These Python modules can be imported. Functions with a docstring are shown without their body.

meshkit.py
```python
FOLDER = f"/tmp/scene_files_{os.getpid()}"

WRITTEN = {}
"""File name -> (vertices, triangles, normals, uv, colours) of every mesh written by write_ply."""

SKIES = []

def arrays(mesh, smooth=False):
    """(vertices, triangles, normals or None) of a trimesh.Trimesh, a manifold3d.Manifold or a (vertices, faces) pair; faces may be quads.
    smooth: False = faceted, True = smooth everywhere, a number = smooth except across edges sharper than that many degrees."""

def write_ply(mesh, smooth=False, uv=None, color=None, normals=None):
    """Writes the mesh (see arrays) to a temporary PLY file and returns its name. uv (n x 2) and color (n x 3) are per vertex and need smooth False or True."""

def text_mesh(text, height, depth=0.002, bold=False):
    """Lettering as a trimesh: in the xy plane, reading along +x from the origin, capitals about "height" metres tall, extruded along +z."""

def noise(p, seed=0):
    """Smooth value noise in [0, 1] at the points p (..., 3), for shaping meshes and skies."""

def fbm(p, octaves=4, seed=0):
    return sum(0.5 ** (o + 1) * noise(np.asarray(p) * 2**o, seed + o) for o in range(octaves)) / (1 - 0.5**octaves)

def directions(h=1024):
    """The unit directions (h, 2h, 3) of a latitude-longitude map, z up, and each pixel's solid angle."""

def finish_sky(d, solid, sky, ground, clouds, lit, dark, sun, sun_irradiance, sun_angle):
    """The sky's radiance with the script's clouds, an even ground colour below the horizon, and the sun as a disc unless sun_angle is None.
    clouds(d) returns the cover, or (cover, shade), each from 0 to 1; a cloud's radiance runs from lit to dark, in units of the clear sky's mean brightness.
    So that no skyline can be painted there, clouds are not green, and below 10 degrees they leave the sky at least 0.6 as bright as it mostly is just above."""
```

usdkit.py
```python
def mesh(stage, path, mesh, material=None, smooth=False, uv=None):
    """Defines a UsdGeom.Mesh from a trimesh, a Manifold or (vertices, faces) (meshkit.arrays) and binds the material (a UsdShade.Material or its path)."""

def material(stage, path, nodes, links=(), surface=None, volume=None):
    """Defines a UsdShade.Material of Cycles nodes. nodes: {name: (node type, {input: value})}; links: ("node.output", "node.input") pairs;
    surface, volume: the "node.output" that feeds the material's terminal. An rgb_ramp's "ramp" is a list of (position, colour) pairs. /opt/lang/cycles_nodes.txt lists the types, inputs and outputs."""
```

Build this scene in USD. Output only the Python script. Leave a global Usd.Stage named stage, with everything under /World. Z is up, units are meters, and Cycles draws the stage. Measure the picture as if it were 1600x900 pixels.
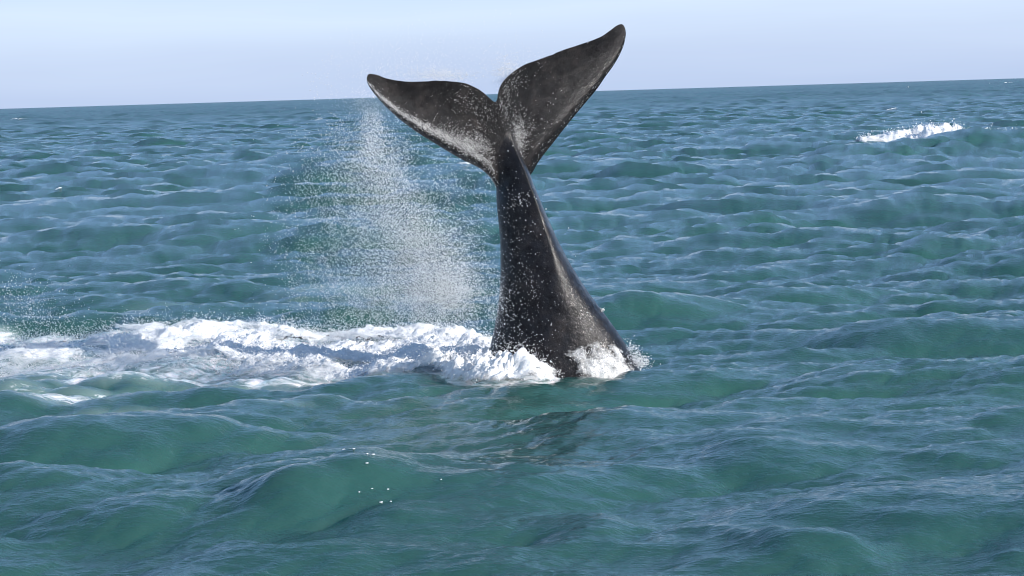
import math, numpy as np, trimesh, manifold3d, usdkit, meshkit
from scipy.ndimage import map_coordinates
from scipy.interpolate import PchipInterpolator
from pxr import Usd, UsdGeom, UsdLux, UsdShade, Gf, Sdf, Vt
RNG = np.random.default_rng(7)
stage = Usd.Stage.CreateInMemory()
UsdGeom.SetStageUpAxis(stage, 'Z'); UsdGeom.SetStageMetersPerUnit(stage, 1.0)
UsdGeom.Xform.Define(stage, '/World'); UsdGeom.Scope.Define(stage, '/World/Looks')

# ---------------------------------------------------------------- camera
FPX, CAM, PITCH, ROLL = 3913.0, np.array([0.0, -39.0, 4.4]), math.atan(304 / 3913), math.atan(48 / 1600)
FWD = np.array([0, math.cos(PITCH), -math.sin(PITCH)])
R0, U0 = np.array([1.0, 0, 0]), np.array([0, math.sin(PITCH), math.cos(PITCH)])
RIGHT = R0 * math.cos(ROLL) - U0 * math.sin(ROLL)
UP = U0 * math.cos(ROLL) + R0 * math.sin(ROLL)
cam = UsdGeom.Camera.Define(stage, '/World/camera')
M = np.eye(4); M[0, :3], M[1, :3], M[2, :3], M[3, :3] = RIGHT, UP, -FWD, CAM
cam.AddTransformOp().Set(Gf.Matrix4d(*M.ravel().tolist()))
cam.CreateHorizontalApertureAttr(36.0); cam.CreateFocalLengthAttr(36.0 * FPX / 1600)
cam.CreateClippingRangeAttr(Gf.Vec2f(0.5, 200000))
cam.CreateExposureAttr(0.7)

# ---------------------------------------------------------------- sun and sky
SUN = np.array([0.86, -0.56, 0.0]); ELEV = math.radians(20.5)
SUN = SUN / np.linalg.norm(SUN) * math.cos(ELEV); SUN[2] = math.sin(ELEV)
sx = np.cross([0, 0, 1.0], SUN); sx /= np.linalg.norm(sx); sy = np.cross(SUN, sx)
sun = UsdLux.DistantLight.Define(stage, '/World/sun')
Ms = np.eye(4); Ms[0, :3], Ms[1, :3], Ms[2, :3] = sx, sy, SUN
sun.AddTransformOp().Set(Gf.Matrix4d(*Ms.ravel().tolist()))
sun.CreateIntensityAttr(1.25); sun.CreateAngleAttr(0.5); sun.CreateNormalizeAttr(True); sun.CreateColorAttr(Gf.Vec3f(1.0, 0.955, 0.90))
sky_look = usdkit.material(stage, '/World/Looks/sky_look', {
    'sky': ('sky_texture', dict(sky_type='single_scattering', sun_disc=False, sun_elevation=ELEV, sun_rotation=math.atan2(SUN[0], SUN[1]), altitude=0.0, air_density=1.0, aerosol_density=0.5, ozone_density=2.5)),
    'co': ('texture_coordinate', {}), 'sep': ('separate_xyz', {}),
    'mp': ('mapping', dict(mapping_type='point', scale=(2.6, 2.6, 22.0))),
    'nz': ('noise_texture', dict(scale=1.4, detail=4, roughness=0.5)),
    'rn': ('map_range', dict(from_min=0.35, from_max=0.70, to_min=-0.007, to_max=0.007, clamp=True)),
    'ad': ('math', dict(math_type='add')),
    'hz': ('rgb_ramp', dict(ramp=[(0.0, (3.8, 4.7, 6.6)), (0.012, (4.2, 5.1, 6.9)), (0.035, (5.1, 6.15, 7.75)), (0.10, (2.3, 4.1, 7.2)), (0.30, (2.5, 4.5, 7.8)), (1.0, (1.5, 3.0, 6.4))])),
    'rm': ('map_range', dict(range_type='smoothstep', from_min=0.03, from_max=0.60, to_min=0.95, to_max=0.35, clamp=True)),
    'mx': ('mix_color', dict(use_clamp=False)),
    'bg': ('background_shader', dict(strength=0.085))},
    [('co.generated', 'mp.vector'), ('mp.vector', 'nz.vector'), ('nz.fac', 'rn.value'), ('co.generated', 'sep.vector'), ('sep.z', 'ad.value1'), ('rn.result', 'ad.value2'), ('ad.value', 'hz.fac'),
     ('sep.z', 'rm.value'), ('rm.result', 'mx.fac'), ('sky.color', 'mx.a'), ('hz.color', 'mx.b'), ('mx.result', 'bg.color')], surface='bg.background')
dome = UsdLux.DomeLight.Define(stage, '/World/sky')
UsdShade.MaterialBindingAPI.Apply(dome.GetPrim()).Bind(sky_look)
dome.GetPrim().SetCustomDataByKey('kind', 'structure'); dome.GetPrim().SetCustomDataByKey('label', 'pale blue hazy sky'); dome.GetPrim().SetCustomDataByKey('category', 'sky')


# ---------------------------------------------------------------- helpers
def ray(px, py):
    d = FWD[None] * FPX + RIGHT[None] * (np.atleast_1d(px)[:, None] - 800.0) + UP[None] * (450.0 - np.atleast_1d(py)[:, None])
    return d

def at_depth(px, py, y):
    """The point seen at a place of the photograph, on the upright plane at world y."""
    d = ray(px, py); return CAM + d * ((np.atleast_1d(y) - CAM[1]) / d[:, 1])[:, None]

def on_sea(px, py, z=0.0):
    d = ray(px, py); return CAM + d * ((z - CAM[2]) / d[:, 2])[:, None]

def tag(o, label=None, cat=None, group=None, kind=None):
    p = o.GetPrim()
    for k, v in (('label', label), ('category', cat), ('group', group), ('kind', kind)):
        if v: p.SetCustomDataByKey(k, v)
    return o

used = {}
def path(name, parent='/World'):
    k = f'{parent}/{name}'; n = used.get(k, 0); used[k] = n + 1
    return k if n == 0 else f'{k}_{n:03d}'

def put(name, mesh, look, parent='/World', smooth=True, attrs=None):
    m = usdkit.mesh(stage, path(name, parent), mesh, look, smooth=smooth)
    m.CreateDoubleSidedAttr(True)
    for k, a in (attrs or {}).items():
        UsdGeom.PrimvarsAPI(m).CreatePrimvar(k, Sdf.ValueTypeNames.FloatArray, 'vertex').Set(Vt.FloatArray.FromNumpy(np.asarray(a, np.float32)))
    return m

def grid_faces(n, m):
    i, j = np.meshgrid(np.arange(n - 1), np.arange(m - 1), indexing='ij'); a = (i * m + j).ravel()
    return np.stack([a, a + 1, a + m + 1, a + m], 1)

def fbm2(x, y, scale, octaves=4, seed=0, z=0.0):
    p = np.stack([x * scale, y * scale, np.full_like(x, z)], -1); return meshkit.fbm(p, octaves, seed)

def sstep(a, b, x):
    t = np.clip((x - a) / (b - a), 0, 1); return t * t * (3 - 2 * t)

# ---------------------------------------------------------------- looks
def look(name, nodes, links, surface=None, volume=None):
    return usdkit.material(stage, '/World/Looks/' + name, nodes, links, surface=surface, volume=volume)

SSW = 0.85
water_look = look('sea_water', {
    'geo': ('geometry', {}),
    'm1': ('mapping', dict(mapping_type='point', rotation=(0, 0, 0.28), scale=(1.0, 2.2, 1.0))),
    'n1': ('noise_texture', dict(scale=9.0, detail=2.5, roughness=0.55)),
    'b1': ('bump', dict(strength=0.8, distance=0.022)),
    'm2': ('mapping', dict(mapping_type='point', rotation=(0, 0, -0.5), scale=(0.05, 0.09, 1.0))),
    'n2': ('noise_texture', dict(scale=1.0, detail=3, roughness=0.5)),
    'cr': ('rgb_ramp', dict(ramp=[(0.3, (0.018, 0.060, 0.057)), (0.7, (0.025, 0.077, 0.065))])),
    'fa': ('attribute', dict(attribute='foam')),
    'nf': ('noise_texture', dict(scale=5.0, detail=7, roughness=0.70, distortion=1.3)),
    'mf': ('mapping', dict(mapping_type='point', scale=(0.6, 1.0, 1.0))),
    'sub': ('math', dict(math_type='add')),
    'rf': ('map_range', dict(from_min=1.0, from_max=1.30, to_min=0, to_max=1, clamp=True)),
    'mix': ('mix_color', dict(b=(0.90, 0.90, 0.90))), 'air': ('mix_color', dict(b=(0.36, 0.48, 0.46))), 'ra': ('map_range', dict(from_min=0.15, from_max=0.75, to_min=0.0, to_max=0.5, clamp=True)),
    'mr': ('mix_float', dict(b=0.7)), 'ch': ('attribute', dict(attribute='chop')),
    'p': ('principled_bsdf', dict(ior=1.333, specular_ior_level=0.44, subsurface_weight=SSW, subsurface_method='burley', subsurface_scale=0.5, subsurface_radius=(0.35, 1.0, 0.9)))},
    [('geo.position', 'm1.vector'), ('m1.vector', 'n1.vector'), ('n1.fac', 'b1.height'), ('b1.normal', 'p.normal'),
     ('geo.position', 'm2.vector'), ('m2.vector', 'n2.vector'), ('n2.fac', 'cr.fac'), ('cr.color', 'air.a'), ('fa.fac', 'ra.value'), ('ra.result', 'air.fac'), ('air.result', 'mix.a'),
     ('geo.position', 'mf.vector'), ('mf.vector', 'nf.vector'), ('nf.fac', 'sub.value1'), ('fa.fac', 'sub.value2'), ('sub.value', 'rf.value'), ('rf.result', 'mix.fac'), ('rf.result', 'mr.fac'),
     ('ch.fac', 'mr.a'), ('mr.result', 'p.roughness'), ('mix.result', 'p.base_color')], surface='p.BSDF')

def foam_look(name, color=(0.97, 0.97, 0.97), scale=9.0, soft=0.45):
    return look(name, {
        'geo': ('geometry', {}), 'fa': ('attribute', dict(attribute='foam')), 'mp': ('mapping', dict(mapping_type='point', rotation=(0, 0, -0.15), scale=(0.55, 1.0, 1.0))),
        'n': ('noise_texture', dict(scale=scale, detail=7, roughness=0.7, distortion=0.3)),
        'add': ('math', dict(math_type='add')),
        'r': ('map_range', dict(from_min=1.0, from_max=1.0 + soft, to_min=0, to_max=1, clamp=True)),
        'nb': ('noise_texture', dict(scale=22.0, detail=6, roughness=0.75)),
        'b': ('bump', dict(strength=0.7, distance=0.035)),
        'd': ('diffuse_bsdf', dict(color=color)), 't': ('translucent_bsdf', dict(color=(0.94, 0.95, 0.96))),
        'mx': ('mix_closure', dict(fac=0.27)), 'tr': ('transparent_bsdf', {}), 'out': ('mix_closure', {})},
        [('geo.position', 'mp.vector'), ('mp.vector', 'n.vector'), ('n.fac', 'add.value1'), ('fa.fac', 'add.value2'), ('add.value', 'r.value'),
         ('geo.position', 'nb.vector'), ('nb.fac', 'b.height'), ('b.normal', 'd.normal'), ('d.BSDF', 'mx.closure1'), ('t.BSDF', 'mx.closure2'),
         ('r.result', 'out.fac'), ('tr.BSDF', 'out.closure1'), ('mx.closure', 'out.closure2')], surface='out.closure')

foam_white = foam_look('foam_white')
foam_far = foam_look('foam_far', scale=1.6)
drop_look = look('water_droplet', {
    'd': ('diffuse_bsdf', dict(color=(0.9, 0.9, 0.9))), 't': ('translucent_bsdf', dict(color=(0.9, 0.9, 0.92))), 'g': ('glossy_bsdf', dict(color=(0.9, 0.9, 0.9), roughness=0.25)),
    'm': ('mix_closure', dict(fac=0.5)), 'm2': ('mix_closure', dict(fac=0.12))},
    [('d.BSDF', 'm.closure1'), ('t.BSDF', 'm.closure2'), ('m.closure', 'm2.closure1'), ('g.BSDF', 'm2.closure2')], surface='m2.closure')

skin_look = look('whale_skin', {
    'geo': ('geometry', {}),
    'n1': ('noise_texture', dict(scale=2.4, detail=8, roughness=0.65, distortion=0.6)),
    'c1': ('rgb_ramp', dict(ramp=[(0.32, (0.004, 0.0036, 0.0044)), (0.52, (0.008, 0.007, 0.008)), (0.66, (0.020, 0.017, 0.017)), (0.78, (0.055, 0.048, 0.044))])),
    'n2': ('noise_texture', dict(scale=26.0, detail=6, roughness=0.75)),
    'n3': ('noise_texture', dict(scale=1.5, detail=3, roughness=0.5)),
    'r3': ('map_range', dict(from_min=0.42, from_max=0.64, to_min=0.0, to_max=1.0, clamp=True)),
    'r2': ('map_range', dict(from_min=0.60, from_max=0.74, to_min=0.0, to_max=0.8, clamp=True)),
    'mu': ('math', dict(math_type='multiply')),
    'mc': ('mix_color', dict(b=(0.34, 0.32, 0.30))),
    'nb': ('noise_texture', dict(scale=55.0, detail=4, roughness=0.7)),
    'nb2': ('noise_texture', dict(scale=7.0, detail=3, roughness=0.5)),
    'b0': ('bump', dict(strength=0.8, distance=0.02)),
    'b1': ('bump', dict(strength=0.9, distance=0.007)),
    'nr': ('noise_texture', dict(scale=9.0, detail=6, roughness=0.7)), 'rr': ('map_range', dict(from_min=0.35, from_max=0.65, to_min=0.28, to_max=0.5, clamp=True)),
    'cw': ('map_range', dict(from_min=0.40, from_max=0.60, to_min=0.05, to_max=1.0, clamp=True)), 'nc': ('noise_texture', dict(scale=48.0, detail=3, roughness=0.7)), 'bc': ('bump', dict(strength=1.0, distance=0.0075)),
    'p': ('principled_bsdf', dict(ior=1.36, specular_ior_level=0.22, coat_roughness=0.10, coat_ior=1.33))},
    [('nr.fac', 'cw.value'), ('cw.result', 'p.coat_weight'), ('geo.position', 'nc.vector'), ('nc.fac', 'bc.height'), ('b0.normal', 'bc.normal'), ('bc.normal', 'p.coat_normal'), ('geo.position', 'nr.vector'), ('nr.fac', 'rr.value'), ('rr.result', 'p.roughness'), ('geo.position', 'n1.vector'), ('n1.fac', 'c1.fac'), ('c1.color', 'mc.a'), ('geo.position', 'n2.vector'), ('n2.fac', 'r2.value'), ('geo.position', 'n3.vector'), ('n3.fac', 'r3.value'),
     ('r2.result', 'mu.value1'), ('r3.result', 'mu.value2'), ('mu.value', 'mc.fac'), ('mc.result', 'p.base_color'),
     ('geo.position', 'nb2.vector'), ('nb2.fac', 'b0.height'), ('geo.position', 'nb.vector'), ('nb.fac', 'b1.height'), ('b0.normal', 'b1.normal'), ('b1.normal', 'p.normal')], surface='p.BSDF')

# ---------------------------------------------------------------- the sea's surface
def tile(L, N, lo, hi, slope, wind, seed, power):
    """A repeating field of wind waves of lengths lo to hi metres: height and sideways displacement, unit height deviation."""
    rng = np.random.default_rng(seed)
    k = 2 * np.pi * np.fft.fftfreq(N, L / N); kx, ky = np.meshgrid(k, k, indexing='ij'); kk = np.hypot(kx, ky); kk[0, 0] = 1
    lam = 2 * np.pi / kk
    amp = kk ** (-slope / 2) * sstep(lo * 0.8, lo * 1.25, lam) * (1 - sstep(hi * 0.8, hi * 1.25, lam))
    w = np.array(wind, float); w /= np.linalg.norm(w)
    c = (kx * w[0] + ky * w[1]) / kk
    amp *= np.where(c > 0, np.abs(c) ** power, 0.25 * np.abs(c) ** power) + 0.05
    h = (rng.normal(size=(N, N)) + 1j * rng.normal(size=(N, N))) * amp; h[0, 0] = 0
    z = np.fft.ifft2(h).real; s = 1 / z.std()
    f = lambda q: np.fft.ifft2(q * h).real * s
    return L, N, z * s, f(-1j * kx / kk), f(-1j * ky / kk), f(1j * kx), f(1j * ky)

TILES = [  # tile, height deviation, choppiness
    (tile(131.0, 512, 7.0, 34.0, 5.0, (0.15, -1), 11, 2.0), 0.20, 1.1),
    (tile(43.0, 512, 1.9, 7.0, 4.2, (0.34, -1), 23, 1.5), 0.112, 1.05),
    (tile(17.3, 768, 0.12, 2.6, 3.9, (0.45, -1), 31, 1.1), 0.047, 0.9)]

RIDGES = []
def ridge(a, b, H, wf, wb, bend=0.0):
    """A wave crest from a to b (places in the photograph), H metres high, front and back slopes wf and wb long."""
    p, q = on_sea(a[0], a[1], H * 0.8)[0, :2], on_sea(b[0], b[1], H * 0.8)[0, :2]
    RIDGES.append(((p + q) / 2, (q - p), H, wf, wb, bend))
ridge((-40, 690), (330, 672), .20, .9, 1.2); ridge((300, 672), (470, 700), .26, .6, .9)
ridge((120, 785), (420, 742), .42, .85, 1.2); ridge((380, 742), (640, 728), .48, .95, 1.2); ridge((600, 728), (800, 765), .30, .7, .9)
ridge((300, 838), (620, 822), .26, .6, .8); ridge((600, 815), (840, 840), .25, .6, .8); ridge((200, 885), (430, 868), .28, .6, .8); ridge((-30, 760), (90, 722), .28, .6, .8)
ridge((560, 584), (830, 586), .20, .7, .45); ridge((780, 588), (1060, 578), .22, .8, .5)
ridge((920, 466), (1060, 484), .34, .9, 1.0); ridge((1010, 545), (1160, 520), .22, .8, 1.0)
ridge((1180, 588), (1470, 560), .30, .9, 1.1); ridge((1440, 556), (1620, 580), .30, .9, 1.1)
ridge((960, 690), (1230, 676), .24, .7, 1.0); ridge((1180, 722), (1400, 700), .22, .7, .9); ridge((1210, 832), (1330, 815), .24, .5, .7); ridge((850, 812), (1010, 796), .20, .5, .7)
ridge((90, 365), (240, 348), .50, 2.0, 2.5); ridge((300, 362), (530, 340), .62, 2.4, 3.0); ridge((1050, 345), (1240, 330), .5, 2.4, 3.0); ridge((1240, 305), (1420, 318), .5, 2.4, 3.0)
ridge((330, 262), (430, 250), 1.0, 3.0, 3.5); ridge((1310, 212), (1660, 190), 1.9, 3.2, 3.4)
ridge((30, 280), (180, 262), .6, 3, 3.5); ridge((880, 262), (1010, 250), .6, 3, 3.5)

def sea(x, y, fine=True):
    """Displaced sea points of the undisplaced places x, y."""
    x, y = np.asarray(x, float), np.asarray(y, float)
    d = np.hypot(x - CAM[0], y - CAM[1])
    out = np.stack([x, y, np.zeros_like(x)], -1)
    for i, ((L, N, h, ux, uy, _, _), s, chop) in enumerate(TILES):
        if i == 0: a = s * (0.32 + 0.55 * sstep(48, 90, d) + 0.9 * sstep(250, 900, d)) * (1 - 0.6 * np.exp(-(x ** 2 + (y - 1) ** 2) / 9.0))
        elif i == 1: a = s * np.clip(0.45 + 1.1 * fbm2(x, y, 0.045, 3, 201), 0.4, 1.5) * (0.9 + 0.6 * sstep(45, 130, d)) * (1 - 0.5 * np.exp(-(x ** 2 + (y - 1) ** 2) / 5.0))
        else: a = s * np.clip(0.4 + 1.2 * fbm2(x, y, 0.09, 3, 203), 0.4, 1.5) * (1 + 0.25 * sstep(45, 90, d)) * (1 - 0.6 * sstep(150, 420, d))
        if i == 2 and not fine: continue
        if i < 2: a = a * (1 - 0.55 * np.exp(-((x + 5.5) / 5.0) ** 4 - ((y - 2.5) / 3.2) ** 4))
        c = np.stack([(x / L * N) % N, (y / L * N) % N])
        o = 3 if i == 2 else 1 if i == 0 else 3
        f = lambda g: map_coordinates(g, c, order=o, mode='grid-wrap')
        out[..., 2] += a * f(h); out[..., 0] += a * chop * f(ux); out[..., 1] += a * chop * f(uy)
    for c, v, H, wf, wb, bend in RIDGES:
        Lh = np.linalg.norm(v) / 2; e = v / (2 * Lh); n = np.array([e[1], -e[0]])
        if n[1] > 0: n = -n
        dx, dy = x - c[0], y - c[1]
        near = (np.abs(dx) < 2.2 * Lh + 6) & (np.abs(dy) < Lh + 5 * (wf + wb))
        if not near.any(): continue
        s_, n_ = (dx[near] * e[0] + dy[near] * e[1]) / Lh, dx[near] * n[0] + dy[near] * n[1]
        n_ = n_ + 0.25 * wf * np.sin(2.3 * s_ + c[0]) + 0.12 * wf * np.sin(5.1 * s_ + c[1])
        along = np.exp(-np.abs(s_ / 1.05) ** 3.2)
        n_ = n_ + 0.6 * wf * (fbm2(x[near], y[near], 0.55, 3, 77) - 0.5)
        along = along * (0.72 + 0.56 * fbm2(x[near], y[near], 0.5, 2, 79))
        w_ = np.where(n_ > 0, wf, wb); e_ = 0.22 * w_
        prof = 0.62 * np.exp(-((np.sqrt(n_ ** 2 + e_ ** 2) - e_) / (1.1 * w_)) ** 1.35) - 0.10 * np.exp(-((n_ - 2.8 * wf) / (1.3 * wf)) ** 2)
        out[near, 2] += H * along * prof
        out[near, 0] += n[0] * 0.15 * H * along * np.exp(-(n_ / wf) ** 2); out[near, 1] += n[1] * 0.15 * H * along * np.exp(-(n_ / wf) ** 2)
    return out

# where foam lies: along the wash, x in metres, near and far edge as distance from the whale's plane, height
WX = np.array([-16, -9.2, -7.5, -5.8, -4.3, -2.6, -1.4, -0.5, 0.3, 0.9])
WF = PchipInterpolator(WX, [1.4, 1.7, 1.6, 1.4, 1.0, 0.4, -0.5, -1.65, -1.85, -1.5])
WB = PchipInterpolator(WX, [9.0, 10.5, 9.5, 8.6, 8.4, 8.6, 7.6, 5.0, 2.0, 0.5])
WH = PchipInterpolator(WX, [.10, .18, .24, .36, .40, .38, .34, .34, .30, .12])

def wash(x, y):
    """Foam cover (0 to 1) and envelope height of the white wash."""
    xc = np.clip(x, WX[0], WX[-1])
    wob = 0.9 * (fbm2(x, y, 0.7, 4, 3) - 0.5) * 2
    f, b = WF(xc) + 0.45 * wob, WB(xc) + 1.3 * wob
    u = (y - f) / (b - f)
    inside = sstep(0, 0.6, y - f) * (1 - sstep(0.7, 1.0, u)) * sstep(-16, -11, x) * (1 - sstep(0.3, 0.9, x))
    return inside, WH(xc) * inside, u

def floats(x, y):
    """Thin foam lying on the open water round the wash."""
    f = np.zeros_like(x)
    for px, py, rx, ry, s in ((340, 603, 1.4, .6, .72), (200, 612, 1.3, .4, .70), (420, 592, 1.1, .5, .72), (150, 600, 1.6, .5, .68), (520, 588, 1.0, .4, .70), (610, 586, .8, .3, .68), (690, 590, .7, .25, .62), (300, 592, 1.6, .4, .72), (60, 628, 1.6, .8, .70), (40, 615, 1., .5, .5), (230, 640, 1.4, .5, .61), (560, 628, 1.2, .35, .62), (470, 640, .5, .3, .45), (430, 648, .6, .3, .4), (640, 470, 1.8, 1.5, .52), (520, 462, 1.6, 1.2, .5), (360, 478, 2.2, 1.2, .55), (250, 655, .6, .3, .45), (545, 572, .8, .7, .6), (300, 585, 2.2, 1.0, .62), (80, 590, 2.0, 1.0, .62), (905, 588, 1.0, .25, .5)):
        p = on_sea(px, py)[0]
        f = np.maximum(f, s * np.exp(-((x - p[0]) / rx) ** 2 - ((y - p[1]) / ry) ** 2))
    return f

def build_sea():
    H = CAM[2]
    steps = np.concatenate([np.diff(H / np.linspace(H / 14.0, H / 105.0, 740)), np.full(280, 1.05), 1.05 * 1.014 ** np.arange(210)])
    r = np.concatenate([np.linspace(2.0, 13.0, 14), 14.0 + np.concatenate([[0], np.cumsum(steps)])]); r = np.concatenate([r, np.geomspace(r[-1] * 1.01, 9000, 210), np.geomspace(9500, 60000, 16)])
    fine = np.radians(np.linspace(-13.5, 13.5, 610)); side = np.radians(np.linspace(13.5, 180, 36))[1:]
    th = np.concatenate([-side[::-1], fine, side])
    rr, tt = np.meshgrid(r, th, indexing='ij')
    x, y = CAM[0] + rr * np.sin(tt), CAM[1] + rr * np.cos(tt)
    p = sea(x.ravel(), y.ravel())
    far = sstep(8000, 30000, rr.ravel()); p[:, 2] *= 1 - far
    p[:, :2] += (np.stack([x.ravel(), y.ravel()], 1) - p[:, :2]) * far[:, None]
    c, h, u = wash(x.ravel(), y.ravel())
    foam = np.maximum(0.62 * sstep(0, 0.4, c), floats(x.ravel(), y.ravel()))
    foam = np.clip(foam, 0, 1)
    m = put('sea', (p, grid_faces(len(r), len(th))), water_look, attrs={'foam': foam, 'chop': 0.10 + 0.22 * sstep(120, 900, rr.ravel())})
    tag(m, 'choppy teal sea reaching to the horizon', 'sea', kind='structure')
build_sea()

# ---------------------------------------------------------------- the whale
def curve(pts, n):
    p = np.array(pts, float); s = np.concatenate([[0], np.cumsum(np.linalg.norm(np.diff(p, axis=0), axis=1))]); s /= s[-1]
    t = np.linspace(0, 1, n); return np.stack([PchipInterpolator(s, p[:, 0])(t), PchipInterpolator(s, p[:, 1])(t)], 1)

YAW = math.tan(math.radians(34)); X0 = 792.0
def fluke_depth(px, py, s, u, chord, thick, rim):
    foil = 5 * (0.2969 * np.sqrt(u) - 0.1260 * u - 0.3516 * u ** 2 + 0.2843 * u ** 3 - 0.1015 * u ** 4)
    t = thick * (0.35 + 0.65 * (1 - s) ** 0.8) * np.clip(chord / 0.5, 0, 1) ** 0.5
    front = t * (foil * 0.7 + rim * np.exp(-((u - 0.09) / 0.075) ** 2) * np.sqrt(np.clip(u / 0.05, 0, 1)))
    return (px - X0) * 0.01 * YAW + 0.10 * np.sin(np.pi * u) * np.sin(np.pi * s) + 0.22 * s ** 2 - 0.33 * np.clip(235 - py, -60, 400) * 0.01 - front

def fluke(trail, lead, thick, rim):
    n, m = 110, 56
    a, b = curve(trail, n), curve(lead, n)
    q = np.linspace(0, 1, n); a[:, 1] += np.sin(np.pi * q) ** .5 * (1.1 * (fbm2(q, 0 * q, 16.0, 3, len(trail)) - .5) - 1.4 * np.exp(-((q - .55) / .008) ** 2) * -1)
    u = (1 - np.cos(np.linspace(0, np.pi, m))) / 2          # 0 at the leading edge, 1 at the trailing edge
    s = np.linspace(0, 1, n)
    px, py = b[:, None, 0] + (a - b)[:, None, 0] * u, b[:, None, 1] + (a - b)[:, None, 1] * u
    chord = np.linalg.norm(a - b, axis=1) * 0.01
    foil = 5 * (0.2969 * np.sqrt(u) - 0.1260 * u - 0.3516 * u ** 2 + 0.2843 * u ** 3 - 0.1015 * u ** 4)
    t = thick * (0.35 + 0.65 * (1 - s) ** 0.8) * np.clip(chord / 0.5, 0, 1) ** 0.5
    front = t[:, None] * (foil * 0.7 + rim * np.exp(-((u - 0.09) / 0.075) ** 2) * np.sqrt(np.clip(u / 0.05, 0, 1)))
    back = t[:, None] * foil * 0.7
    mid = (px - X0) * 0.01 * YAW + 0.10 * np.sin(np.pi * u)[None] * np.sin(np.pi * s)[:, None] + 0.22 * s[:, None] ** 2 - 0.33 * np.clip(235 - py, -60, 400) * 0.01
    P = [at_depth(px.ravel(), py.ravel(), (mid - front).ravel()), at_depth(px.ravel(), py.ravel(), (mid + back).ravel())]
    P = [q.reshape(n, m, 3) for q in P]
    loop = np.concatenate([P[0], P[1][:, -2:0:-1]], 1)      # a closed section at every step
    k = loop.shape[1]
    v = loop.reshape(-1, 3); i, j = np.meshgrid(np.arange(n - 1), np.arange(k), indexing='ij'); j2 = (j + 1) % k
    q = np.stack([i * k + j, i * k + j2, (i + 1) * k + j2, (i + 1) * k + j], -1).reshape(-1, 4)
    f = np.vstack([q[:, [0, 1, 2]], q[:, [0, 2, 3]]])
    caps = []
    for row, flip in ((0, 1), (n - 1, 0)):
        v = np.vstack([v, v[row * k:(row + 1) * k].mean(0)]); c = len(v) - 1
        e = np.stack([row * k + np.arange(k), row * k + (np.arange(k) + 1) % k, np.full(k, c)], 1); caps.append(e if not flip else e[:, ::-1])
    return solid(v, np.vstack([f] + caps))

def solid(v, f):
    t = trimesh.Trimesh(v, f, process=False); t.merge_vertices(digits_vertex=6); t.update_faces(t.nondegenerate_faces()); trimesh.repair.fix_normals(t)
    if t.volume < 0: t.invert()
    return manifold3d.Manifold(manifold3d.Mesh(np.asarray(t.vertices, np.float32), np.asarray(t.faces, np.uint32)))

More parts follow.
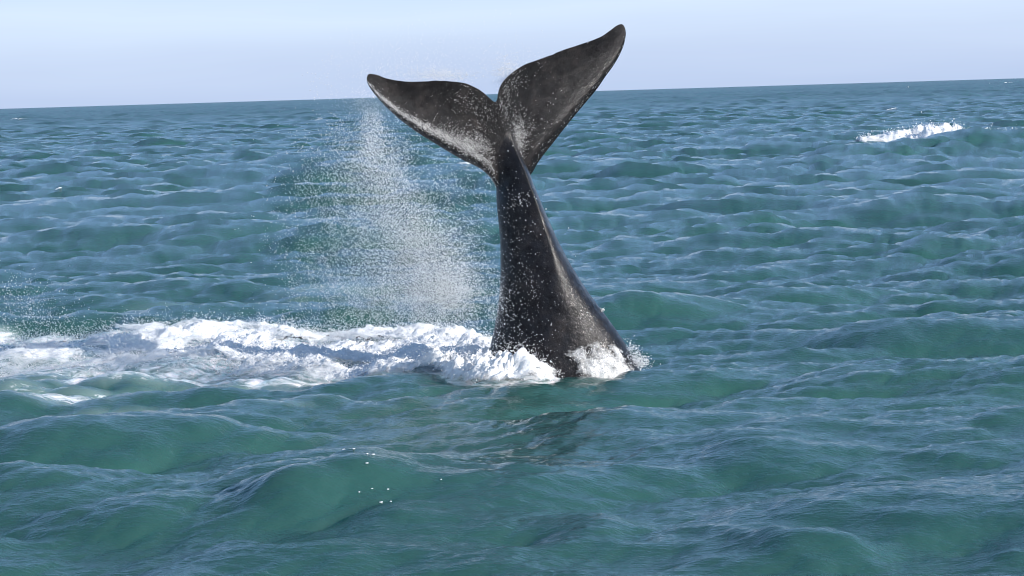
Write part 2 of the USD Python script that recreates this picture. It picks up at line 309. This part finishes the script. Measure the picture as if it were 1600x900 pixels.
LEFT_TRAIL = [(806, 196), (790, 178), (775, 161.5), (765.5, 152), (755, 143.5), (739, 135), (724, 129.5), (705, 127), (686, 126), (664, 127), (643, 128), (621, 126), (602, 122), (587, 116.5), (577, 115.5), (573, 121)]
LEFT_LEAD = [(808, 316), (790, 304), (775, 293), (765.5, 277), (755, 267), (742, 259), (727, 252), (708, 241.5), (686, 228), (664.5, 215), (643, 200.5), (624, 186), (605, 169), (591, 154), (580, 140), (574, 129), (573, 121)]
RIGHT_TRAIL = [(772, 186), (775, 172), (775.5, 160), (776.5, 147.5), (781, 135), (789, 124), (801, 113), (817, 102.5), (835.6, 95), (854, 88.5), (876, 80), (898, 72), (919.6, 65), (941, 56), (954, 47), (964.7, 39.5), (971, 37.5), (975.5, 41)]
RIGHT_LEAD = [(800, 282), (815, 281), (829, 273), (840, 255), (854, 236), (870, 216), (885.4, 196), (901, 177), (916.5, 158.5), (933.6, 138), (946, 119.6), (958.5, 102.5), (969, 84), (975.6, 66.7), (978, 52), (975.5, 41)]
# the tail stock: image row, left edge, right edge, ridge, half depth in metres
STOCK = np.array([(165, 772, 786, 783, .03), (178, 764, 790, 786, .08), (195, 757, 796, 791, .15), (212, 753, 802, 797, .21), (230, 752, 809, 804, .26), (250, 756, 818, 812, .30), (270, 765, 827.5, 820.5, .33), (288, 775, 834, 827, .34), (310, 775.5, 843, 835, .37),
    (345, 778.6, 858, 846, .41), (383, 781.6, 875.5, 858, .46), (421, 782, 896.5, 866, .52), (459, 780.2, 921, 871, .58), (497, 775, 949.5, 874, .60), (530, 768.5, 972.5, 876, .63), (572, 758, 996.5, 878, .67), (620, 745, 1022, 880, .74), (720, 715, 1075, 884, 0.95)])
sk = [PchipInterpolator(STOCK[:, 0], STOCK[:, i]) for i in range(1, 5)]
def stock_point(row, ang, out=1.0):
    """ang 0 at the right edge, pi/2 on the ridge towards the camera, pi at the left edge."""
    l, r, g, b = (f(row) for f in sk)
    c, s = np.cos(ang), np.sin(ang)
    px = g + np.where(c > 0, r - g, g - l) * c * out
    top = 1 - sstep(225, 330, row); s = np.where((s > 0) & (c < 0), np.abs(s) ** (1 + 1.6 * top), s)
    return at_depth(px, row, 0.05 * top + 0.02 - np.where(s > 0, 1.0, 0.85) * b * s * out)

rows, angs = np.linspace(165, 720, 190), np.linspace(0, 2 * np.pi, 97)[:-1]
R_, A_ = np.meshgrid(rows, angs, indexing='ij')
sp = stock_point(R_.ravel(), A_.ravel()); n, k = R_.shape
i, j = np.meshgrid(np.arange(n - 1), np.arange(k), indexing='ij'); j2 = (j + 1) % k
q = np.stack([i * k + j, i * k + j2, (i + 1) * k + j2, (i + 1) * k + j], -1).reshape(-1, 4)
sv = np.vstack([sp, sp[:k].mean(0), sp[-k:].mean(0)]); c0, c1 = len(sv) - 2, len(sv) - 1
ar = np.arange(k); sf = np.vstack([q[:, [0, 1, 2]], q[:, [0, 2, 3]], np.stack([ar, (ar + 1) % k, np.full(k, c0)], 1)[:, ::-1], np.stack([(n - 1) * k + ar, (n - 1) * k + (ar + 1) % k, np.full(k, c1)], 1)])
body = solid(sv, sf) + fluke(LEFT_TRAIL, LEFT_LEAD, 0.30, 0.34) + fluke(RIGHT_TRAIL, RIGHT_LEAD, 0.26, 0.12)
body = body.refine_to_length(0.05)
bm = body.to_mesh(); bt = trimesh.Trimesh(bm.vert_properties[:, :3], bm.tri_verts, process=True)
trimesh.smoothing.filter_taubin(bt, lamb=0.5, nu=0.52, iterations=8)
zone = at_depth(776, 215, 0)[0]; zone2 = at_depth(786, 180, 0)[0]
V0 = np.array(bt.vertices)
wz = np.exp(-((V0[:, 0] - zone[0]) / .26) ** 4 - ((V0[:, 2] - zone[2]) / .62) ** 4); wz = np.maximum(wz, np.exp(-((V0[:, 0] - zone2[0]) / .22) ** 4 - ((V0[:, 2] - zone2[2]) / .28) ** 4)) * (V0[:, 1] < 0.15)
lap = trimesh.smoothing.laplacian_calculation(bt)
for _ in range(110): V0 = V0 + 0.6 * wz[:, None] * (lap.dot(V0) - V0)
bt.vertices = V0
base = on_sea(880, 585)[0]
whale = UsdGeom.Xform.Define(stage, path('whale')); whale.AddTranslateOp().Set(Gf.Vec3d(*base.tolist()))
bt.vertices = bt.vertices - base
put('body', bt, skin_look, parent='/World/whale')
tag(whale, 'black whale tail raised upright out of the sea, wet flukes spread wide', 'whale')

def fluke_front(trail, lead, thick, rim, s, u):
    a, b = curve(trail, 400), curve(lead, 400); i = np.clip((s * 399).astype(int), 0, 399)
    a, b = a[i], b[i]; px, py = b[:, 0] + (a - b)[:, 0] * u, b[:, 1] + (a - b)[:, 1] * u
    return px, py, fluke_depth(px, py, s, u, np.linalg.norm(a - b, axis=1) * 0.01, thick, rim)

# ---------------------------------------------------------------- white water
def build_wash():
    x = np.arange(-13.0, 1.0, 0.038); y = np.concatenate([np.arange(-2.5, 6, 0.03), np.arange(6, 11.5, 0.06)])
    X, Y = np.meshgrid(x, y, indexing='ij'); X, Y = X.ravel(), Y.ravel()
    c, h, u = wash(X, Y)
    p = sea(X, Y)
    puff = lambda k, o, sd: np.clip(np.abs(2 * fbm2(X + 0.25 * fbm2(X, Y, k, 2, sd + 1), Y + 0.25 * fbm2(X, Y, k, 2, sd + 2), k, o, sd) - 1) * 2.2, 0, 1.3)
    lump, cell, fine = fbm2(X, Y, 0.9, 3, 5) * 2.2 - 0.5, puff(2.6, 2, 9), puff(7.5, 2, 13)
    fr_ = WF(np.clip(X, WX[0], WX[-1])); r0 = 0.15 + 0.5 * sstep(-2.0, -1.0, X); ramp = r0 + (1 - r0) * sstep(-0.3, 1.5, Y - fr_)
    grit = puff(19.0, 2, 17)
    thick = fbm2(X, Y * 1.6, 0.75, 4, 91)
    back = np.exp(-((u - 0.52) / 0.20) ** 2)
    t = ramp * h * (0.16 + (0.62 * back + 0.20) * np.clip(lump, 0, 1.2)) + sstep(0, 0.9, c) * (0.048 * cell + 0.05 * fine + 0.03 * grit) * (0.45 + 0.55 * sstep(-8, -4, X))
    for lx, ly, r, hh in ((-1.30, 0.10, .60, .10), (-.75, -.30, .55, .17), (-.30, -1.0, .45, .15), (.05, -1.15, .40, .13), (.38, -1.2, .28, .06)):
        t += hh * np.exp(-((X - lx) / r) ** 2 - ((Y - ly) / r) ** 2) * (0.5 + 0.45 * cell + 0.3 * fine) * c
    p[:, 2] += t - 0.015
    p[:, 0] += 0.22 * (fbm2(X, Y, 2.5, 3, 41, 3.3) - .5) * c; p[:, 1] += 0.22 * (fbm2(X, Y, 2.5, 3, 43, 7.7) - .5) * c
    foam = sstep(0.02, 0.75, c) * (0.85 - 0.75 * (1 - sstep(0.30, 0.52, thick)) * (X < 9) * (1 - np.exp(-((X + .3) / 1.3) ** 2))) + 0.16 * c * lump - 0.15 * (1 - sstep(-9, -5, X))
    thin = 0.30 * (1 - sstep(0.08, 0.30, u)) * (1 - sstep(-4.0, -2.0, X))
    m = put('wash', (p, grid_faces(len(x), len(y))), foam_white, attrs={'foam': foam - thin})
    tag(m, 'white churned water trailing left from the whale tail', 'foam', kind='stuff')
    return p[(c > 0.25) & (RNG.random(len(p)) < 0.5)]
WASH = build_wash()

def drops(name, pts, rad, label, cat='spray'):
    octa = np.array([(1, 0, 0), (-1, 0, 0), (0, 1, 0), (0, -1, 0), (0, 0, 1), (0, 0, -1)], float)
    of = np.array([(0, 2, 4), (2, 1, 4), (1, 3, 4), (3, 0, 4), (2, 0, 5), (1, 2, 5), (3, 1, 5), (0, 3, 5)])
    tet = np.array([(1, 1, 1), (-1, -1, 1), (-1, 1, -1), (1, -1, -1)], float) * 0.8; tf = np.array([(0, 2, 1), (0, 1, 3), (0, 3, 2), (1, 2, 3)])
    V, F, n0 = [], [], 0
    for big, pv, pf in ((True, octa, of), (False, tet, tf)):
        k = (rad > 0.0075) == big; q, rd = pts[k], rad[k]
        if not len(q): continue
        spin = RNG.normal(size=(len(q), 4)); spin /= np.linalg.norm(spin, axis=1, keepdims=True); w, x, y, z = spin.T
        R = np.stack([1 - 2 * (y * y + z * z), 2 * (x * y - z * w), 2 * (x * z + y * w), 2 * (x * y + z * w), 1 - 2 * (x * x + z * z), 2 * (y * z - x * w), 2 * (x * z - y * w), 2 * (y * z + x * w), 1 - 2 * (x * x + y * y)], 1).reshape(-1, 3, 3)
        V.append((q[:, None] + rd[:, None, None] * np.einsum('nij,kj->nki', R, pv)).reshape(-1, 3)); F.append((pf[None] + len(pv) * np.arange(len(q))[:, None, None]).reshape(-1, 3) + n0); n0 += len(V[-1])
    v, f = np.vstack(V), np.vstack(F)
    m = put(name, (v, f), drop_look)
    return tag(m, label, cat, kind='stuff')

def cloud(spots, n):
    """n drops spread round weighted spots (px, py, sx, sy, weight, depth, depth spread), places and spreads in photograph pixels at the whale."""
    w = np.array([s[4] for s in spots], float); pick = RNG.choice(len(spots), n, p=w / w.sum()); S = np.array([s[:4] + s[5:] for s in spots], float)[pick]
    px, py = S[:, 0] + S[:, 2] * RNG.normal(size=n), S[:, 1] + S[:, 3] * RNG.normal(size=n)
    return at_depth(px, py, S[:, 4] + S[:, 5] * RNG.normal(size=n))

def clumps(spots, n, per, sx, sz):
    """Drops in little strings: n/per strings of about per drops each, leaning as they fall."""
    c = cloud(spots, n // per)[RNG.integers(0, n // per, n)]; g = RNG.normal(size=n)
    return c + np.stack([g * 0.3 * sz + RNG.normal(0, sx, n), RNG.normal(0, sx * 2, n), -g * sz + RNG.normal(0, sx, n)], 1)

def radii(n, lo, hi):
    return lo * (hi / lo) ** (RNG.random(n) ** 2.8)

C = [(584, 205, 13, 28, .6, -1.9, .3), (594, 255, 22, 30, 1.0, -1.6, .3), (610, 310, 32, 34, 1.5, -1.3, .4), (560, 250, 36, 60, .8, -1.3, .5), (520, 330, 50, 90, .8, -1.0, .6), (636, 360, 34, 28, 1.8, -1.1, .4), (660, 410, 38, 28, 2.2, -1.0, .4), (690, 455, 42, 24, 2.6, -.9, .4), (640, 475, 60, 18, 2.0, -.6, .5),
     (715, 430, 28, 35, 1.0, -.9, .3), (690, 350, 38, 45, .8, -1.0, .4), (560, 300, 40, 70, 1.3, -1.1, .6), (530, 400, 45, 50, 1.0, -.8, .6), (620, 440, 60, 40, 1.8, -.9, .5), (680, 280, 40, 30, .3, -1.2, .4)]
pts = np.vstack([clumps(C, 62000, 60, .06, .13), cloud(C, 40000)]); drops('spray', pts, radii(len(pts), .0019, .0095), 'curtain of fine spray falling under the left fluke')
U = [(690, 118, 28, 6, 3, .1, .3), (650, 110, 40, 14, 1.2, .2, .4), (792, 112, 12, 10, 2.2, .2, .3), (800, 95, 30, 14, .8, .3, .4), (700, 80, 70, 34, 1.0, .3, .5), (620, 100, 40, 22, .8, .2, .5)]
pts = cloud(U, 5000); drops('spray', pts, radii(len(pts), .003, .009), 'fine spray flung up along the top edges of the flukes')
E = [(810, 400, 22, 60, 2, -.75, .15), (800, 500, 24, 40, 3, -.9, .15), (820, 555, 22, 16, 4, -1.05, .15), (790, 330, 14, 40, .8, -.6, .1), (815, 310, 10, 8, 1.0, -.55, .1), (870, 500, 30, 40, .6, -1.0, .15)]
pts = cloud(E, 850); drops('spray', pts, radii(len(pts), .003, .013), 'scattered droplets flying in front of the dark tail stock')
Lw = [(40, 480, 30, 22, 3, 3, .8), (20, 460, 30, 18, 2, 3, .8), (70, 495, 30, 12, 1.6, 3, .8)]
pts = cloud(Lw, 1100); drops('spray', pts, radii(len(pts), .004, .014), 'loose droplets in the air at the far left edge of the wash')
Wd = [(60, 535, 60, 20, 2, 2.5, .8), (150, 520, 60, 14, 2, 3, .8), (230, 515, 50, 12, 2, 3, .8), (100, 560, 80, 14, 2, 2, .8), (240, 560, 70, 10, 1.5, 2, .8), (400, 505, 60, 10, 1.6, 3.5, .8), (520, 505, 60, 10, 1.4, 3, .8), (480, 560, 50, 10, 1.0, 2, .5), (650, 500, 60, 10, 1.6, 2, .8), (720, 548, 40, 10, 1.2, -.1, .3), (800, 555, 22, 12, 1.2, -.6, .2)]
pts = cloud(Wd, 6000); fr = WASH[RNG.integers(0, len(WASH), 48000)]; pts = np.vstack([pts, fr + np.stack([RNG.normal(0, .03, len(fr)), RNG.normal(0, .03, len(fr)), RNG.exponential(.05, len(fr))], 1)]); drops('spray', pts, radii(len(pts), .0045, .014), 'low spray hanging over the white wash')
Rd = [(992, 560, 8, 8, 3, -.1, .2), (1000, 566, 9, 5, 3, -.1, .2), (985, 545, 6, 8, 1, -.1, .2), (941, 484, 3, 1.5, .25, -.05, .05)]
pts = cloud(Rd, 900); drops('spray', pts, radii(len(pts), .005, .016), 'small splash at the right foot of the tail')

def beads():
    out = []
    for tr, ld, th, rim, spots in ((LEFT_TRAIL, LEFT_LEAD, .30, .34, ((.62, .20, .17, .035, 1500), (.40, .12, .20, .06, 1300), (.26, .08, .27, .09, 1500), (.30, .12, .55, .2, 150), (.30, .10, .80, .10, 160), (.85, .07, .16, .03, 120))),
                                   (RIGHT_TRAIL, RIGHT_LEAD, .26, .12, ((.13, .05, .42, .09, 1100), (.15, .05, .62, .13, 220), (.20, .07, .88, .07, 220), (.28, .1, .3, .2, 90), (.5, .25, .04, .02, 160)))):
        for s0, ss, u0, us, n in spots:
            s_, u_ = s0 + ss * RNG.normal(size=n), u0 + us * RNG.normal(size=n); k = (s_ > .14 if ld is LEFT_LEAD else s_ > .06) & (s_ < .97) & (u_ > .02) & (u_ < .98)
            px, py, y = fluke_front(tr, ld, th, rim, s_[k], u_[k]); out.append(at_depth(px, py, y - 0.004))
    p = np.vstack(out); p = np.vstack([p, p + RNG.normal(0, .02, p.shape) * [1, 0.0, 1] - [0, .006, 0]]); drops('water_beads', p, radii(len(p), .0018, .0085), 'white beads of water clinging to the flukes', 'droplets')
beads()

def build_sheet():
    rows, angs = np.linspace(488, 598, 150), np.linspace(0.12, 2.1, 150)
    R_, A_ = np.meshgrid(rows, angs, indexing='ij'); R_, A_ = R_.ravel(), A_.ravel()
    n1 = fbm2(A_ * 3, R_ * 0.02, 2.0, 4, 51); n2 = fbm2(A_ * 6, R_ * 0.02, 3.0, 4, 53)
    low = sstep(520, 580, R_)
    p = stock_point(R_, A_, 1.015 + (0.03 + 0.07 * low) * n2)
    reach = sstep(0.25, 0.75, A_) * (1 - sstep(1.25, 1.75, A_))
    foam = 0.42 + 0.36 * low * reach + 0.85 * (n1 - 0.5) - 0.4 * (1 - reach) - 0.25 * (1 - sstep(495, 520, R_))
    m = put('water_sheet', (p, grid_faces(150, 150)), foam_white, attrs={'foam': foam})
    q = p[(foam > 0.55)]; q = q[RNG.integers(0, len(q), 1500)] + RNG.normal(0, .03, (1500, 3)) + [0, -.04, 0]; drops('spray', q, radii(1500, .004, .014), 'droplets splashing off the water running down the right foot of the tail')
    tag(m, 'white water streaming down the sunlit right foot of the tail', 'foam', kind='stuff')
build_sheet()

mist_look = look('mist_air', {
    'co': ('texture_coordinate', {}), 'mp': ('mapping', dict(mapping_type='point', location=(-1, -1, -1), scale=(2, 2, 2))),
    'g': ('gradient_texture', dict(gradient_type='spherical')), 'geo': ('geometry', {}), 'n': ('noise_texture', dict(scale=1.7, detail=4, roughness=0.6)),
    'r': ('map_range', dict(from_min=0.38, from_max=0.75, to_min=0.0, to_max=1.0, clamp=True)),
    'm': ('math', dict(math_type='multiply')), 'k': ('math', dict(math_type='multiply', value2=0.42)), 'v': ('principled_volume', dict(color=(0.99, 0.99, 0.99), anisotropy=0.0))},
    [('co.generated', 'mp.vector'), ('mp.vector', 'g.vector'), ('geo.position', 'n.vector'), ('n.fac', 'r.value'), ('g.fac', 'm.value1'), ('r.result', 'm.value2'), ('m.value', 'k.value1'), ('k.value', 'v.density')], volume='v.volume')
def mist(px, py, depth, rx, ry, rz, tilt, label):
    s = trimesh.creation.icosphere(3, 1.0); s.apply_scale([rx, ry, rz]); s.apply_transform(trimesh.transformations.rotation_matrix(tilt, [0, 1, 0])); s.apply_translation(at_depth(px, py, depth)[0])
    tag(put('mist', s, mist_look), label, 'mist', kind='stuff')
mist(680, 470, -.7, 1.5, 1.2, 1.1, 0.0, 'white mist rising from the foam beside the tail stock')
mist(630, 370, -1.1, 1.3, 1.1, 2.2, -0.35, 'thin white mist hanging under the left fluke')
mist(545, 320, -.9, 1.4, 1.1, 2.4, -0.1, 'faint veil of mist farthest left of the tail')

# ---------------------------------------------------------------- breaking wave and whitecaps
def cap(name, crest, h, w, look_, label, cat, group=None, seed=0, base=0.10):
    """A crest of broken white water along places of the photograph, h metres high and w deep."""
    z0 = [s[2] for s in crest]
    g = np.array([on_sea(a, b, z)[0] for a, b, z in crest]); n = max(24, int(np.linalg.norm(g[-1] - g[0]) / (w * 0.05))); n = min(n, 260) if base > 0.3 else min(n, 110); nv = 40 if base > 0.3 else 22
    s = np.linspace(0, 1, n); k = np.linspace(0, 1, len(g)); c = np.stack([PchipInterpolator(k, g[:, i])(s) if len(g) > 2 else np.interp(s, k, g[:, i]) for i in range(2)], 1)
    off = np.linspace(-3.5, 3.5, 57)[:, None] * min(1.0, w)          # sit on the nearest crest
    top = sea((c[None, :, 0] + 0 * off).ravel(), (c[None, :, 1] + off).ravel(), fine=False)[:, 2].reshape(len(off), n)
    best = off[np.argmax(top - 0.02 * np.abs(off), axis=0), 0]; kk = max(3, n // 12); best = np.convolve(np.pad(best, kk, mode='edge'), np.ones(2 * kk + 1) / (2 * kk + 1), mode='valid')
    c = c + np.stack([0 * best, best], 1)
    v = np.linspace(-1, 1, nv); S, V = np.meshgrid(s, v, indexing='ij')
    X, Y = c[:, None, 0] + 0 * V, c[:, None, 1] + (V - 0.35) * w
    X, Y, S, V = X.ravel(), Y.ravel(), S.ravel(), V.ravel()
    p = sea(X, Y, fine=False)
    b1 = fbm2(X, Y, 0.9 / w, 4, seed + 61); b2 = fbm2(X, Y, 2.6 / w, 4, seed + 67); b3 = fbm2(X, Y, 7.0 / w, 3, seed + 71)
    env = np.sin(np.pi * np.clip(S, 0, 1)) ** 0.38 * (0.75 + 0.5 * fbm2(S, 0 * S, 5.0, 3, seed + 77)) * np.clip(1 - V ** 2, 0, 1)
    p[:, 2] += h * env * (0.10 + 1.0 * np.clip(b1 - 0.25, 0, 1) + 0.6 * np.clip(2.6 * b2 - 0.9, 0, 1) + 0.3 * np.clip(2.6 * b3 - 0.9, 0, 1)) - 0.02 * w
    foam = base + 1.0 * env + 0.6 * (b1 - 0.5)
    m = put(name, (p, grid_faces(n, nv)), look_, attrs={'foam': foam})
    tag(m, label, cat, group)
    return p[env > 0.25]

CREST = cap('breaking_wave', [(1325, 212, .9), (1400, 209, .9), (1460, 207, 1.0), (1510, 202, 1.0), (1600, 196, 1.1)], 0.8, 2.3, foam_far, 'white breaking crest of a wave far right below the horizon', 'wave', seed=1, base=0.5)
q = CREST[RNG.integers(0, len(CREST), 2600)]; q = q + np.stack([RNG.normal(0, .1, len(q)), RNG.normal(0, .2, len(q)), RNG.exponential(.12, len(q))], 1)
drops('spray', q, radii(len(q), .015, .06), 'spray thrown up along the far right breaking wave')
SMALL = [  # place and width in the photograph, what sets it apart
    (127, 189, 26, 'small whitecap below the horizon, third from the left edge of the sea'), (30, 187, 40, 'long thin whitecap closest to the left edge, just below the horizon'), (71, 196, 20, 'small whitecap between the two at the far left'),
    (313, 190, 10, 'tiny whitecap midway between the left edge and the left fluke'), (497, 188, 16, 'small whitecap just left of the top of the spray curtain'), (150, 203, 18, 'small whitecap lowest of the group at the far left'),
    (382, 250, 46, 'whitecap on top of the green hump left of the spray curtain'), (442, 291, 14, 'tiny whitecap at the left edge of the spray, below the green hump'), (84, 295, 16, 'lone tiny whitecap at far left, above the loose droplets'),
    (225, 233, 30, 'thin whitecap left of the green hump'), (1120, 176, 16, 'small whitecap right of the right fluke, lowest of three'), (1189, 142, 10, 'tiny whitecap at the horizon right of the right fluke'),
    (1420, 137, 9, 'tiny whitecap at the horizon above the breaking wave'), (1577, 129, 34, 'long whitecap on the horizon in the top right corner'), (1550, 131, 14, 'small whitecap just left of the long one on the right horizon'),
    (1394, 172, 18, 'thin whitecap directly above the breaking wave'), (897, 221, 26, 'small whitecap right beside the root of the right fluke'), (1303, 352, 40, 'faint patch of broken foam halfway down the right side'),
    (728, 262, 40, 'white patch just under the left fluke near the tail stock'), (1139, 159, 8, 'tiny whitecap right of the right fluke, middle of three')]
for i, (px, py, wpx, said) in enumerate(SMALL):
    z = 0.25; d = np.linalg.norm(on_sea(px, py, z)[0] - CAM); L = wpx * d / FPX
    cap('whitecap', [(px - wpx / 2, py + 1, z), (px + wpx / 2, py, z)], min(0.2, 0.06 + 0.035 * L), 0.25 + 0.12 * L, foam_far, said, 'whitecap', 'small whitecaps scattered over the open sea', seed=100 + 7 * i, base=-0.12)
for px, py, wpx in [(553, 735, 8), (566, 737, 6), (583, 744, 5), (581, 749, 7), (592, 743, 8), (588, 756, 5), (568, 759, 4), (606, 762, 8), (612, 764, 6), (616, 755, 5), (624, 762, 4), (694, 746, 4)]:
    p = on_sea(px, py, .3)[0]; g = sea(np.array([p[0]]), np.array([p[1]]))[0]
    s = trimesh.creation.icosphere(2, 1.0); nv = meshkit.fbm(s.vertices * 1.4 + px, 3, 5)[:, None]
    s.vertices = s.vertices * (0.6 + 0.9 * nv) * np.array([wpx * .0025, wpx * .005, .004]) + g + [0, 0, .004]
    m = put('foam_fleck', s, foam_white, attrs={'foam': np.ones(len(s.vertices))})
    tag(m, 'tiny fleck of foam floating on the near green wave', 'foam fleck', 'foam flecks on the near green wave')
